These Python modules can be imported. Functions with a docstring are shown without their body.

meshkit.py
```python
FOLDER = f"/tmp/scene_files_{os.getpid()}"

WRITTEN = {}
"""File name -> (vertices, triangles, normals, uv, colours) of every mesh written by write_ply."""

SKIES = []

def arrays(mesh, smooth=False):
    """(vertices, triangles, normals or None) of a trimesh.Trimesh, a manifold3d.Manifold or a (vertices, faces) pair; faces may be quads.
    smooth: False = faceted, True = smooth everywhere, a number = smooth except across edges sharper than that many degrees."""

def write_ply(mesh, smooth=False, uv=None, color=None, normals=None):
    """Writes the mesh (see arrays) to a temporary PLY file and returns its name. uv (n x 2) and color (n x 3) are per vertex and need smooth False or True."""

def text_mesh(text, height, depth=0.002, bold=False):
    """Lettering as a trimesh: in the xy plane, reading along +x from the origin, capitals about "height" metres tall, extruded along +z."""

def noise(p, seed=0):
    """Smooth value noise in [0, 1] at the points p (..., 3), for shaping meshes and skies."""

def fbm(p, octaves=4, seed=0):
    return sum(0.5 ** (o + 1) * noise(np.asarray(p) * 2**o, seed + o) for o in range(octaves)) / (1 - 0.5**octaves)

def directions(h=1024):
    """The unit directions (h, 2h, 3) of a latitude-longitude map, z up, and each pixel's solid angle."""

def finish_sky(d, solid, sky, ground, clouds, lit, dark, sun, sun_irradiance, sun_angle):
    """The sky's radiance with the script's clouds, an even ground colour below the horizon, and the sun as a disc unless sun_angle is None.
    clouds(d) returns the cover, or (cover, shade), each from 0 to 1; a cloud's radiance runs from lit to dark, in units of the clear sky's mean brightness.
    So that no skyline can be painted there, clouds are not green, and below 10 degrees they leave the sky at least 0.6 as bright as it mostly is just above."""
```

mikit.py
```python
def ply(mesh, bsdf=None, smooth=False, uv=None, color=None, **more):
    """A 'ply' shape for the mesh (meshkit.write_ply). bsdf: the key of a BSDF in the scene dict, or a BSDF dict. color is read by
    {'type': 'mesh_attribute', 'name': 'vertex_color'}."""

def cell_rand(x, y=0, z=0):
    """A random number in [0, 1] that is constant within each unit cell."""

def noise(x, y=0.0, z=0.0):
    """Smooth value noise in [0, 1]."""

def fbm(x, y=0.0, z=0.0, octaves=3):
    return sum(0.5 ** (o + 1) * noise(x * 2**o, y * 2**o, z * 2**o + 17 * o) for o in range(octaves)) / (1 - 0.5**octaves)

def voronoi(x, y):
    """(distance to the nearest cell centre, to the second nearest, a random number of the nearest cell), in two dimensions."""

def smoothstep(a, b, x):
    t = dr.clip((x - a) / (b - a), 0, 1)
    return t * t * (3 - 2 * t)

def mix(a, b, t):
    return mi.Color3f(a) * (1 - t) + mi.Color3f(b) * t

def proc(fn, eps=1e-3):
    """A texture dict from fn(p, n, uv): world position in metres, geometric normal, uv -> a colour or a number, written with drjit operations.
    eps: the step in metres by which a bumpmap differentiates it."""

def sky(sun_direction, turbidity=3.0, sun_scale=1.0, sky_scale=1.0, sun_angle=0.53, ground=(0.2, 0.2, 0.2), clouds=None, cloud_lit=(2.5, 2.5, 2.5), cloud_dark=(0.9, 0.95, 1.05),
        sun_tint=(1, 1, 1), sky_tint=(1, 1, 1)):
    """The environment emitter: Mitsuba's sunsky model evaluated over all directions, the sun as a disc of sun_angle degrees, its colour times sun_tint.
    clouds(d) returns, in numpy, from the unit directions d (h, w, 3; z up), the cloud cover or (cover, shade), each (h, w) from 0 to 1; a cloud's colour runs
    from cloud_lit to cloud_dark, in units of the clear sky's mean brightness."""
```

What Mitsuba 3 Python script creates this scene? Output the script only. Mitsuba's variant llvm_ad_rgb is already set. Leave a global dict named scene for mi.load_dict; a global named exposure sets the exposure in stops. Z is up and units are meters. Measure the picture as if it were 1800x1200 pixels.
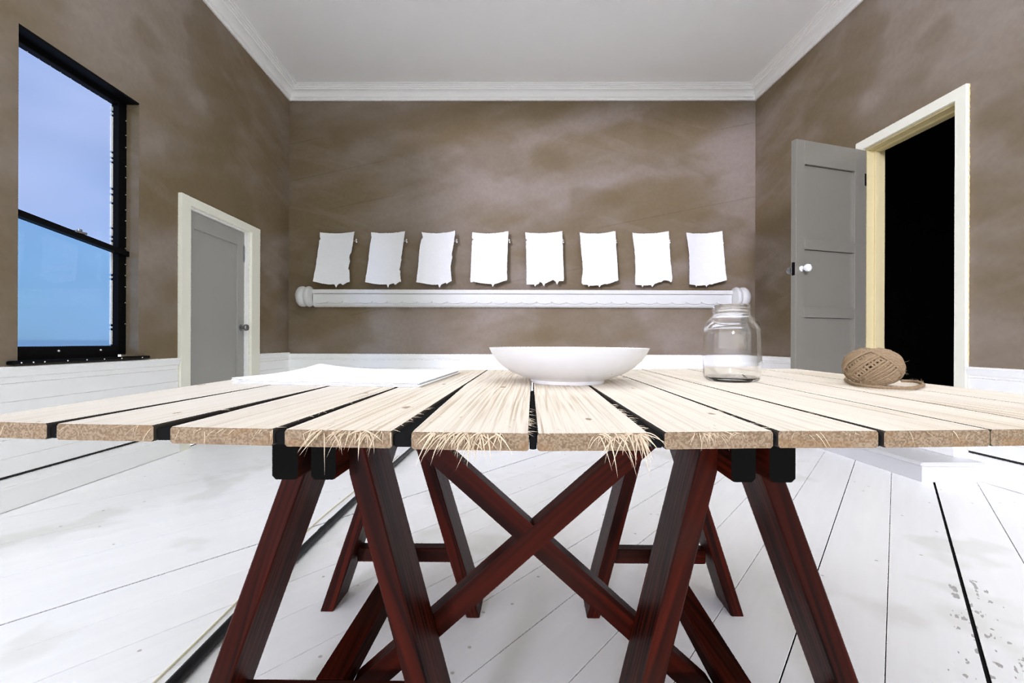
import math, random
import numpy as np, trimesh, manifold3d as m3, shapely
import shapely.geometry as sg
from scipy.spatial import Delaunay
import drjit as dr
import mitsuba as mi
import mikit, meshkit
from mikit import noise, fbm, smoothstep, mix, cell_rand, proc

rng = random.Random(7)
nrg = np.random.default_rng(7)
scene, labels = {}, {}
T = mi.ScalarTransform4f

# ------------------------------------------------------------------ camera, sky, sun, exposure
F_PX, CXP, CYP, ROLL, YAW, EYE = 800.0, 867.8, 600.0, 0.0036, 0.0078, 0.859
_f = np.array([-math.sin(YAW), math.cos(YAW), 0.0])
_r = np.array([math.cos(YAW), math.sin(YAW), 0.0])
_r2 = math.cos(ROLL) * _r + math.sin(ROLL) * np.array([0, 0, 1.0])
_u2 = -math.sin(ROLL) * _r + math.cos(ROLL) * np.array([0, 0, 1.0])
EYE_P = np.array([0, 0, EYE])
scene['camera'] = {
    'type': 'perspective', 'fov': math.degrees(2 * math.atan(900 / F_PX)), 'fov_axis': 'x',
    'principal_point_offset_x': -(CXP - 900) / 1800, 'principal_point_offset_y': 0.0,
    'to_world': T().look_at(origin=EYE_P.tolist(), target=(EYE_P + _f).tolist(), up=_u2.tolist()),
    'near_clip': 0.02, 'far_clip': 500.0}
SUN_AZ, SUN_EL = math.radians(22), math.radians(8)
SUN = (-math.sin(SUN_AZ) * math.cos(SUN_EL), -math.cos(SUN_AZ) * math.cos(SUN_EL), math.sin(SUN_EL))


def clouds(d):
    n = meshkit.fbm(d * np.array([2.2, 2.2, 5.0]) + 3.1, 4, 5)
    cover = np.clip(0.75 + (n - 0.45) * 2.5, 0.5, 1.0)
    shade = np.clip((meshkit.fbm(d * np.array([3.0, 3.0, 7.0]) + 9.7, 3, 8) - 0.35) * 1.6, 0, 1)
    return cover, shade


scene['sky'] = mikit.sky(SUN, turbidity=2.0, sun_scale=1.0, sky_scale=12.6, sun_angle=10.0, ground=(0.8, 0.8, 0.79),
                         clouds=clouds, cloud_lit=(2.5, 2.5, 2.5), cloud_dark=(1.7, 1.7, 1.75), sun_tint=(1.5, 2.66, 12.2), sky_tint=(0.95, 1.0, 1.15))
exposure = 0.5


def at(px, py, axis, val):
    """The point of the plane (axis = val) that a pixel of the photograph shows: used to measure the place from the photograph."""
    r = _f + _r2 * (px - CXP) / F_PX - _u2 * (py - CYP) / F_PX
    return EYE_P + r * ((val - EYE_P[axis]) / r[axis])


# ------------------------------------------------------------------ materials
def bs(key, d, two=True):
    scene[key] = {'type': 'twosided', 'b': d} if two else d
    return key


def pr(color, rough, spec=0.4, **k):
    return {'type': 'principled', 'base_color': color if isinstance(color, dict) else {'type': 'rgb', 'value': list(color)}, 'roughness': rough, 'specular': spec, **k}


C3 = mi.Color3f


def f_plaster(p, n, uv):
    h = dr.select(dr.abs(n.x) > 0.5, p.y, p.x)
    a = fbm(h * 0.9 + 3, p.z * 1.3 + 7, p.y * .11, octaves=4)
    b = fbm(h * 0.55 + p.z * 0.5 + 31, p.z * 2.6 - h * 0.9 + 3, 2.0, octaves=4)
    s = fbm((h - p.z * 0.3) * 1.1 + 11, (p.z + h * 0.32) * 7.0, 5.0, octaves=4)
    g = fbm(h * 38, p.z * 38, 1.0, octaves=2)
    t = smoothstep(0.33, 0.66, a * 0.5 + b * 0.5)
    c = mix((0.165, 0.122, 0.068), (0.258, 0.212, 0.178), t)
    c = mix(c, mi.Color3f(0.28, 0.233, 0.197), smoothstep(0.54, 0.72, s) * 0.2)
    c = mix(c, mi.Color3f(0.14, 0.1, 0.05), smoothstep(0.53, 0.7, fbm(h * 1.6 + 50, p.z * 2.0 + 9, 3.0, octaves=3)) * 0.45)
    # a few long trowel scratches
    q = (p.z - h * 0.2) * 2.3
    line = smoothstep(0.02, 0.006, dr.abs(q - dr.floor(q) - 0.5 + (noise(h * 0.8, 4.0) - .5) * .12)) * smoothstep(0.62, 0.8, noise(h * 1.3 + 5, dr.floor(q) * 3.7))
    c = mix(c, c * 0.75, line * dr.select(dr.abs(n.x) > 0.5, 0.0, 0.6))
    c = c * (0.94 + 0.12 * g)
    return dr.select(p.z < 0.2, mi.Color3f(0.015, 0.015, 0.015), c)   # shade of the gap above the skirting, painted into the wall


def f_plaster_bump(p, n, uv):
    h = dr.select(dr.abs(n.x) > 0.5, p.y, p.x)
    return fbm(h * 9, p.z * 14, 2.0, octaves=4)


bs('mat_plaster', {'type': 'bumpmap', 'arbitrary': proc(f_plaster_bump, 2e-3), 'scale': 0.004, 'b': pr(proc(f_plaster), 0.75, 0.25)})
bs('mat_ceiling', pr((0.9, 0.9, 0.89), 0.8, 0.2))
bs('mat_white', pr((0.89, 0.89, 0.87), 0.4, 0.4))
bs('mat_pelmet', pr((0.64, 0.64, 0.615), 0.4, 0.3))
bs('mat_cornice', pr((0.9, 0.9, 0.89), 0.5, 0.3))
bs('mat_cream', pr((0.82, 0.81, 0.69), 0.4, 0.4))
bs('mat_grey_leaf', pr((0.178, 0.168, 0.138), 0.35, 0.4))
bs('mat_step', pr((0.56, 0.56, 0.565), 0.4, 0.3))
bs('mat_jamb', pr((0.62, 0.53, 0.29), 0.4, 0.4))
bs('mat_grey_paint', pr((0.33, 0.325, 0.295), 0.4, 0.3))
bs('mat_black', pr((0.003, 0.003, 0.0035), 0.5, 0.06))
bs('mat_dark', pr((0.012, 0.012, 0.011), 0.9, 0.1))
bs('mat_gap', pr((0.03, 0.03, 0.03), 0.9, 0.1))
bs('mat_metal', {'type': 'roughconductor', 'material': 'Al', 'alpha': 0.25})
bs('mat_grey_metal', pr((0.25, 0.25, 0.25), 0.3, 0.5, metallic=0.8))
bs('mat_rubber', pr((0.006, 0.0065, 0.008), 0.4, 0.2))
bs('mat_pitch', pr((0.006, 0.006, 0.006), 0.85, 0.06))
bs('mat_cord', pr((0.75, 0.7, 0.52), 0.8, 0.2))
bs('mat_porcelain', pr((0.8, 0.81, 0.83), 0.15, 0.6))

BA = math.radians(41)                      # the floor boards run at this angle to the room's depth
BU, BN = np.array([math.sin(BA), math.cos(BA)]), np.array([math.cos(BA), -math.sin(BA)])


def f_floor(p, n, uv):
    u = p.x * float(BU[0]) + p.y * float(BU[1])
    v = p.x * float(BN[0]) + p.y * float(BN[1])
    k = dr.floor((v + 0.018) / 0.2)
    g = fbm(u * 3.5 + k * 13.0, v * 60, 1.0, octaves=3)
    t = cell_rand(k, 3, 5)
    c = mix((0.85, 0.85, 0.845), (0.90, 0.90, 0.895), g * 0.6 + t * 0.4)
    c = mix(c, mi.Color3f(0.7, 0.69, 0.64), smoothstep(0.63, 0.78, fbm(p.x * 3.1 + 9, p.y * 3.1, 2.0, octaves=4)) * 0.5)
    # paint worn off along the joint at the right
    dj = dr.abs(v - 0.19)
    m = smoothstep(0.13, 0.02, dj) * smoothstep(0.9, 1.15, p.y) * smoothstep(2.0, 1.45, p.y) * smoothstep(.8, 1.1, p.x)
    chip = fbm(u * 26 + 3, v * 75, 4.0, octaves=3)
    c = mix(c, mi.Color3f(0.42, 0.41, 0.4), smoothstep(0.70, 0.72, chip * (0.7 + 0.36 * m)) * smoothstep(0.02, 0.25, m))
    spot = smoothstep(0.035, 0.02, dr.sqrt(dr.square(p.x * 5 - dr.floor(p.x * 5) - cell_rand(dr.floor(p.x * 5), dr.floor(p.y * 5), 1)) + dr.square(p.y * 5 - dr.floor(p.y * 5) - cell_rand(dr.floor(p.x * 5), dr.floor(p.y * 5), 2))))
    spot = spot * dr.select(cell_rand(dr.floor(p.x * 5), dr.floor(p.y * 5), 3) > 0.72, 1.0, 0.0)
    c = mix(c, mi.Color3f(0.3, 0.27, 0.2), spot * 0.6)
    return dr.select(p.z < -0.0022, mi.Color3f(0.02, 0.02, 0.02), c)   # board sides in the joints coloured dark, painting in gap shade


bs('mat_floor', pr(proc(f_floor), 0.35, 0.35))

TA = math.radians(4.4)                     # the table stands at this angle to the room
ct, st = math.cos(TA), math.sin(TA)


def f_plank(p, n, uv):
    x = p.x * ct - p.y * st
    y = p.x * st + p.y * ct
    k = dr.floor((x + 0.72) / 0.15)
    w = fbm(x * 5 + k * 7, y * 1.1 + k * 5.3, 1.0, octaves=3)
    rings = noise(x * 240 + w * 11 + k * 31, y * 0.9, k * 1.7)
    fine = noise(x * 700, y * 9, k + 3.0)
    crack = smoothstep(0.82, 0.9, noise(x * 210 + w * 4, y * 2.3 + 11 * k, 7.0)) * smoothstep(0.5, 0.75, fbm(x * 14 + 3, y * 3.1 + k * 3, 9.0, octaves=2))
    c = mix((0.46, 0.37, 0.265), (0.655, 0.585, 0.485), smoothstep(0.16, 0.62, rings * 0.62 + fine * 0.38))
    c = mix(c, mi.Color3f(0.67, 0.615, 0.53), smoothstep(0.35, 0.65, fbm(x * 3 + 3, y * 2 + 8, 2.0, octaves=3)) * 0.5)
    c = mix(c, mi.Color3f(0.54, 0.505, 0.455), smoothstep(-0.15, -0.5, p.x) * 0.6)      # the left boards are greyer
    c = mix(c, mi.Color3f(0.3, 0.21, 0.13), crack * 0.7)
    # knots
    kx, ky = dr.floor(x / 0.15 + 4.8), dr.floor(y / 0.42)
    dx = x / 0.15 + 4.8 - kx - 0.25 - 0.5 * cell_rand(kx, ky, 1)
    dy = y / 0.42 - ky - 0.2 - 0.6 * cell_rand(kx, ky, 2)
    rk = dr.sqrt(dr.square(dx * 0.15) + dr.square(dy * 0.42 * 0.55)) / (0.004 + 0.005 * cell_rand(kx, ky, 3))
    c = mix(c, mi.Color3f(0.22, 0.14, 0.08), smoothstep(1.1, 0.5, rk + (fine - .5) * .6) * dr.select(cell_rand(kx, ky, 4) > 0.4, 0.8, 0.0))
    # sawn ends
    e = fbm(x * 520, p.z * 520, 3.0, octaves=2)
    e2 = fbm(x * 28 + 5, p.z * 60, 6.0, octaves=3)
    ce = mix((0.145, 0.095, 0.052), (0.26, 0.19, 0.122), smoothstep(0.2, 0.8, e))
    ce = mix(ce, mi.Color3f(0.2, 0.105, 0.035), smoothstep(0.55, 0.75, e2) * 0.35)
    # edges along the gaps are almost black
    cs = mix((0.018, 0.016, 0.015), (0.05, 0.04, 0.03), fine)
    c = dr.select(n.y < -0.8, ce, c)
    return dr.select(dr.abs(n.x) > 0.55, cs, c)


def f_plank_bump(p, n, uv):
    x = p.x * ct - p.y * st
    y = p.x * st + p.y * ct
    w = fbm(x * 9, y * 1.6, 1.0, octaves=2)
    b = noise(x * 190 + w * 12, y * 2.0, 1.0) + 0.6 * noise(x * 700, y * 9, 3.0)
    e = fbm(x * 260, p.z * 260, 3.0, octaves=2) * 1.6
    return dr.select(n.y < -0.8, e, b)


bs('mat_plank', {'type': 'bumpmap', 'arbitrary': proc(f_plank_bump, 6e-4), 'scale': 0.0007, 'b': pr(proc(f_plank), 0.65, 0.25)})


def stain(along):
    def f(p, n, uv):
        a, b, c = along(p)
        g = noise(a * 150 + 8 * fbm(a * 8, c * 2.0, b * 6, octaves=2), c * 3.0, b * 150)
        g2 = fbm(a * 30 + 5, c * 1.7, b * 30, octaves=3)
        col = mix((0.0035, 0.0011, 0.0007), (0.046, 0.0046, 0.0012), smoothstep(0.2, 0.8, g * 0.5 + g2 * 0.5))
        col = mix(col, mi.Color3f(0.02, 0.009, 0.006), smoothstep(0.55, 0.8, fbm(a * 6, c * 6, b * 6, octaves=2)) * 0.5)
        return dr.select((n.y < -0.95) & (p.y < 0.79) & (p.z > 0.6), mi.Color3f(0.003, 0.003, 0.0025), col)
    return f


def stain_bs(key, along, rough=0.42, spec=0.07):
    bs(key, pr(proc(stain(along)), rough, spec))


stain_bs('mat_stain_leg', lambda p: (p.x - 0.345 * p.z, p.y, p.z))
stain_bs('mat_stain_leg_other', lambda p: (p.x + 0.31 * p.z, p.y, p.z))
stain_bs('mat_stain_bar', lambda p: (p.z, p.y, p.x))
stain_bs('mat_stain_brace', lambda p: (p.z * 0.749 - p.x * 0.663, p.y, p.x * 0.749 + p.z * 0.663))
stain_bs('mat_stain_brace_other', lambda p: (p.z * 0.749 + p.x * 0.663, p.y, p.x * 0.749 - p.z * 0.663))
stain_bs('mat_stain_flat', lambda p: (p.x, p.z, p.y), 0.7, 0.03)
bs('mat_splinter', pr((0.58, 0.475, 0.34), 0.7, 0.2))


def f_paper(p, n, uv):
    return C3(0.79, 0.79, 0.785) * (0.97 + 0.06 * fbm(p.x * 90, p.y * 90, p.z * 90, octaves=2))


bs('mat_paper', pr(proc(f_paper), 0.85, 0.15))


def f_bowl(p, n, uv):
    g = fbm(p.x * 30, p.y * 30, p.z * 30, octaves=3)
    s = noise(p.x * 110, p.y * 110, p.z * 110)
    c = mix((0.62, 0.617, 0.605), (0.66, 0.657, 0.648), g)
    return mix(c, C3(0.25, 0.2, 0.15), smoothstep(0.965, 0.985, s))


bs('mat_bowl', pr(proc(f_bowl), 0.3, 0.45))


def f_twine(p, n, uv):
    g = fbm(p.x * 420, p.y * 420, p.z * 900, octaves=2)
    return mix((0.14, 0.09, 0.048), (0.36, 0.262, 0.163), g)


bs('mat_twine', pr(proc(f_twine), 0.9, 0.15))
bs('mat_core', pr((0.05, 0.028, 0.012), 0.95, 0.05))
bs('mat_fuzz', pr((0.62, 0.48, 0.3), 0.9, 0.15))
bs('mat_glass', {'type': 'dielectric', 'int_ior': 1.5}, False)
bs('mat_pane_upper', {'type': 'thindielectric', 'int_ior': 1.18, 'specular_transmittance': {'type': 'rgb', 'value': [0.22, 0.285, 0.47]}}, False)
bs('mat_pane_lower', {'type': 'thindielectric', 'int_ior': 1.18, 'specular_transmittance': {'type': 'rgb', 'value': [0.125, 0.235, 0.42]}}, False)


# ------------------------------------------------------------------ helpers
def put(key, mesh, mat, smooth=False, **k):
    n, base = 0, key
    while key in scene:
        n += 1
        key = f'{base}_{n:03d}'
    scene[key] = mikit.ply(mesh, mat, smooth=smooth, **k)
    return key


def name(base):
    """The next free key for a thing that has no mesh of its own."""
    n, key = 0, base
    while key in labels:
        n += 1
        key = f'{base}_{n:03d}'
    return key


def tag(key, label, cat, group=None):
    labels[key] = {'label': label, 'category': cat}
    if group:
        labels[key]['group'] = group


def struct(key, label=None):
    labels[key] = {'kind': 'structure'}
    if label:
        labels[key]['label'] = label


def hull(pts):
    return trimesh.convex.convex_hull(np.asarray(pts, float))


def box(x0, x1, y0, y1, z0, z1, b=0.0):
    if b <= 0:
        m = trimesh.creation.box((x1 - x0, y1 - y0, z1 - z0))
        m.apply_translation(((x0 + x1) / 2, (y0 + y1) / 2, (z0 + z1) / 2))
        return m
    b = min(b, (x1 - x0) * .45, (y1 - y0) * .45, (z1 - z0) * .45)
    pts = []
    for x, sx in ((x0, 1), (x1, -1)):
        for y, sy in ((y0, 1), (y1, -1)):
            for z, sz in ((z0, 1), (z1, -1)):
                pts += [(x + sx * b, y + sy * b, z), (x + sx * b, y, z + sz * b), (x, y + sy * b, z + sz * b)]
    return hull(pts)


def cat(*ms):
    return trimesh.util.concatenate([m for m in ms])


def man(m):
    return m3.Manifold(m3.Mesh(np.asarray(m.vertices, np.float32), np.asarray(m.faces, np.uint32)))


def tri(m):
    k = m.to_mesh()
    return trimesh.Trimesh(np.asarray(k.vert_properties)[:, :3], np.asarray(k.tri_verts), process=False)


def loft(rings, caps=True):
    """A closed tube through rings of equally many points (k, n, 3); flat end caps."""
    r = np.asarray(rings, float)
    k, n = r.shape[:2]
    v = r.reshape(-1, 3)
    f = []
    for i in range(k - 1):
        for j in range(n):
            a, b = i * n + j, i * n + (j + 1) % n
            f += [(a, b, b + n), (a, b + n, a + n)]
    if caps:
        v = np.vstack([v, r[0].mean(0), r[-1].mean(0)])
        for j in range(n):
            f += [(k * n, (j + 1) % n, j), (k * n + 1, (k - 1) * n + j, (k - 1) * n + (j + 1) % n)]
    m = trimesh.Trimesh(v, f, process=False)
    if caps and m.volume < 0:
        m.invert()
    return m


def tube(pts, rad, sides=8, close=False, caps=True):
    p = np.asarray(pts, float)
    if close:
        t = np.roll(p, -1, 0) - np.roll(p, 1, 0)
    else:
        t = np.gradient(p, axis=0)
    t /= np.linalg.norm(t, axis=1, keepdims=True) + 1e-12
    a = np.cross(t, np.where(np.abs(t[:, 2:]) < 0.9, [[0, 0, 1.0]], [[1.0, 0, 0]]))
    a /= np.linalg.norm(a, axis=1, keepdims=True) + 1e-12
    b = np.cross(t, a)
    ang = np.arange(sides) * 2 * math.pi / sides
    R = np.broadcast_to(rad, (len(p),))[:, None, None]
    r = p[:, None] + R * (np.cos(ang)[None, :, None] * a[:, None] + np.sin(ang)[None, :, None] * b[:, None])
    if close:
        return loft(np.concatenate([r, r[:1]]), False)
    return loft(r, caps)


def lathe(prof, n=64, axis='z', center=(0, 0, 0)):
    """A profile of (radius, height) turned about an axis; closed where the radius is nought."""
    prof = np.asarray(prof, float)
    ang = np.arange(n) * 2 * math.pi / n
    v = np.stack([prof[:, :1] * np.cos(ang), prof[:, :1] * np.sin(ang), np.repeat(prof[:, 1:], n, 1)], -1).reshape(-1, 3)
    f = []
    for i in range(len(prof) - 1):
        for j in range(n):
            a, b = i * n + j, i * n + (j + 1) % n
            f += [(a, b, b + n), (a, b + n, a + n)]
    m = trimesh.Trimesh(v, f, process=False)
    m.merge_vertices()
    m.update_faces(m.nondegenerate_faces())
    if m.volume < 0:
        m.invert()
    if axis == 'x':
        m.apply_transform(trimesh.transformations.rotation_matrix(math.pi / 2, (0, 1, 0)))
    elif axis == 'y':
        m.apply_transform(trimesh.transformations.rotation_matrix(-math.pi / 2, (1, 0, 0)))
    m.apply_translation(center)
    return m


def spl(pts, n):
    """A smooth curve through points."""
    from scipy.interpolate import CubicSpline
    p = np.asarray(pts, float)
    s = np.r_[0, np.cumsum(np.linalg.norm(np.diff(p, axis=0), axis=1))]
    return CubicSpline(s, p)(np.linspace(0, s[-1], n))


# ------------------------------------------------------------------ the room
XL, XR, YB, ZC = -2.465, 3.02, 5.36, 3.83
YL0, YR0, YC0 = 0.7, -0.6, 2.8                     # where side walls and ceiling begin; unseen openings shaped to let the light in
CAPL, CAP, SKT = 0.724, 0.709, 0.17

# floor: dark underlay, then every painted board
put('floor', box(XL - .1, XR + .14, -1.6, YB + .1, -0.06, -0.02), 'mat_gap'); struct('floor')
room = sg.box(XL - .02, -1.6, XR + .02, YB + .02)
thick = {1: 0.010, -10: 0.007, -1: 0.0035, -4: 0.003}
edges = {k: -0.018 + 0.2 * k + nrg.uniform(-.003, .003) for k in range(-30, 22)}
for k in range(-28, 20):
    g0, g1 = thick.get(k, 0.0023) / 2, thick.get(k + 1, 0.0023) / 2
    c0, c1 = edges[k] + g0, edges[k + 1] - g1
    quad = [c0 * BN - 9 * BU, c1 * BN - 9 * BU, c1 * BN + 9 * BU, c0 * BN + 9 * BU]
    poly = sg.Polygon(quad).intersection(room)
    if poly.is_empty or poly.area < 1e-3:
        continue
    pc = np.array(poly.exterior.coords)[:-1]
    if not poly.exterior.is_ccw:
        pc = pc[::-1]
    pin = np.array(poly.buffer(-0.0006, join_style=2).exterior.coords)[:-1]
    n = len(pc)
    dz = nrg.uniform(-.0006, .0006)
    pts = np.vstack([np.c_[pc, np.full(n, -0.02)], np.c_[pc, np.full(n, dz - 0.0006)], np.c_[pin, np.full(len(pin), dz)]])
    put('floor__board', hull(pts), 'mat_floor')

# ceiling
put('ceiling', box(XL - .12, XR + .15, YC0, YB + .12, ZC, ZC + .07), 'mat_ceiling'); struct('ceiling')

# walls with their openings
WY0, WY1, WZ0, WZ1 = 2.32, 3.108, 0.732, 2.486        # window
DY0, DY1, DZ1 = 3.60, 4.50, 1.93                      # closed door, left wall
EY0, EY1, EZ0, EZ1 = 3.01, 3.765, 0.19, 2.448         # open door, right wall
xo = XL - .12
put('wall_left', cat(box(xo, XL, YL0, WY0, -.02, ZC), box(xo, XL, WY0, WY1, -.02, WZ0), box(xo, XL, WY0, WY1, WZ1, ZC), box(xo, XL, WY1, DY0, -.02, ZC),
                     box(xo, XL, DY0, DY1, DZ1, ZC), box(xo, XL, DY1, YB + .12, -.02, ZC)), 'mat_plaster'); struct('wall_left')
put('wall_back', box(XL, XR, YB, YB + .12, -.02, ZC), 'mat_plaster'); struct('wall_back')
xo = XR + .15
put('wall_right', cat(box(XR, xo, YR0, EY0, -.02, ZC), box(XR, xo, EY0, EY1, EZ1, ZC), box(XR, xo, EY0, EY1, -.02, EZ0), box(XR, xo, EY1, YB + .12, -.02, ZC)), 'mat_plaster'); struct('wall_right')
# passage behind the open door, its darkness painted in as near-black walls
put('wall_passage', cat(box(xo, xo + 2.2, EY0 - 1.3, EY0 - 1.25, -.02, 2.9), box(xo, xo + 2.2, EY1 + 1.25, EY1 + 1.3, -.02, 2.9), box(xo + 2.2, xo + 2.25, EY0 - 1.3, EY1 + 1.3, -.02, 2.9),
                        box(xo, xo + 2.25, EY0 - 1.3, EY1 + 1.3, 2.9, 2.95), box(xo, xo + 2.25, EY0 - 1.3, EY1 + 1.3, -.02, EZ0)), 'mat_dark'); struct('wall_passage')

# cornice: a moulded profile (distance from the wall, height), mitred at the corners
prof = [(0, 3.69), (.016, 3.69), (.020, 3.694), (.020, 3.706), (.026, 3.709), (.026, 3.716), (.034, 3.719)]
prof += [(.036 + .05 * (1 - math.cos(a)), 3.722 + .06 * math.sin(a)) for a in np.linspace(0, math.pi / 2, 8)]
prof += [(.088, 3.784), (.088, 3.796), (.104, 3.798), (.106, 3.808), (.122, 3.811), (.126, 3.82), (.142, 3.823), (.145, ZC), (0, ZC)]
prof = np.array(prof)


def mould(key, prof, kind, a, b, mat='mat_cornice', mit=(True, True)):
    """A profile swept along a wall from a to b; ends mitred where mit says so."""
    d, z = prof[:, 0], prof[:, 1]
    ra, rb = a + d * mit[0], b - d * mit[1]
    if kind == 'back':
        rings = [np.stack([r, YB - d, z], 1) for r in (ra, rb)]
    elif kind == 'left':
        rings = [np.stack([XL + d, r, z], 1) for r in (ra, rb)]
    else:
        rings = [np.stack([XR - d, r, z], 1) for r in (ra, rb)]
    put(key, prism(rings, prof), mat)


def prism(rings, prof):
    _, f = trimesh.creation.triangulate_polygon(sg.Polygon(prof), engine='earcut')
    n = len(prof)
    v = np.vstack(rings)
    # match triangulation vertices to the profile order
    tv, tf = trimesh.creation.triangulate_polygon(sg.Polygon(prof), engine='earcut')
    idx = np.array([np.argmin(((prof - q) ** 2).sum(1)) for q in tv])
    fs = [tuple(idx[t][::-1]) for t in tf] + [tuple(idx[t] + n) for t in tf]
    for j in range(n):
        a, b = j, (j + 1) % n
        fs += [(a, b, b + n), (a, b + n, a + n)]
    m = trimesh.Trimesh(v, fs, process=False)
    trimesh.repair.fix_normals(m)
    return m


mould('trim_1', prof, 'back', XL, XR); struct('trim_1')
mould('trim_2', prof, 'left', YL0, YB, mit=(False, True)); struct('trim_2')
mould('trim_3', prof, 'right', YR0, YB, mit=(False, True)); struct('trim_3')


# wainscot: boards one by one, capping rail, skirting
def cap_prof(top):
    return np.array([(0, top), (.026, top), (.030, top - .004), (.030, top - .012), (.024, top - .016), (.018, top - .05), (.012, top - .054), (0, top - .054)])


sk = np.array([(0, 0.004), (.026, 0.004), (.026, .112), (.022, .118), (.022, .124), (.016, .135), (.010, .155), (0, .16)])
LV = [.17, .262, .356, .45, .545, .638]


def wainscot(side, spans, top, owner):
    lv = LV + [top - .054]
    for a, b in spans:
        for i in range(len(lv) - 1):
            z0, z1 = lv[i] + (.005 if i == 0 else .0005), lv[i + 1] - .0005
            if side == 'left':
                m = box(XL - .004, XL + .012, a, b, z0, z1, .003)
            elif side == 'right':
                m = box(XR - .012, XR + .004, a, b, z0, z1, .003)
            else:
                m = box(a, b, YB - .012, YB + .004, z0, z1, .003)
            put(owner + '__board', m, 'mat_white')


wainscot('left', [(YL0, 3.485), (4.66, YB)], CAPL, 'wall_left')
wainscot('back', [(XL, XR)], CAP, 'wall_back')
wainscot('right', [(YR0, 2.935), (3.84, YB)], CAP, 'wall_right')
mould('trim_4', cap_prof(CAPL), 'left', YL0, 3.485, 'mat_white', (False, False)); struct('trim_4')
mould('trim_5', cap_prof(CAPL), 'left', 4.66, YB, 'mat_white', (False, True)); struct('trim_5')
mould('trim_6', cap_prof(CAP), 'back', XL, XR, 'mat_white'); struct('trim_6')
mould('trim_7', cap_prof(CAP), 'right', YR0, 2.935, 'mat_white', (False, False)); struct('trim_7')
mould('trim_8', cap_prof(CAP), 'right', 3.84, YB, 'mat_white', (False, True)); struct('trim_8')
mould('baseboard_left', sk, 'left', YL0, 3.485, 'mat_white', (False, False)); struct('baseboard_left')
mould('baseboard_back', sk, 'back', XL, XR, 'mat_white'); struct('baseboard_back')
mould('baseboard_right', sk, 'right', YR0, 2.935, 'mat_white', (False, False)); struct('baseboard_right')

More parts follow.
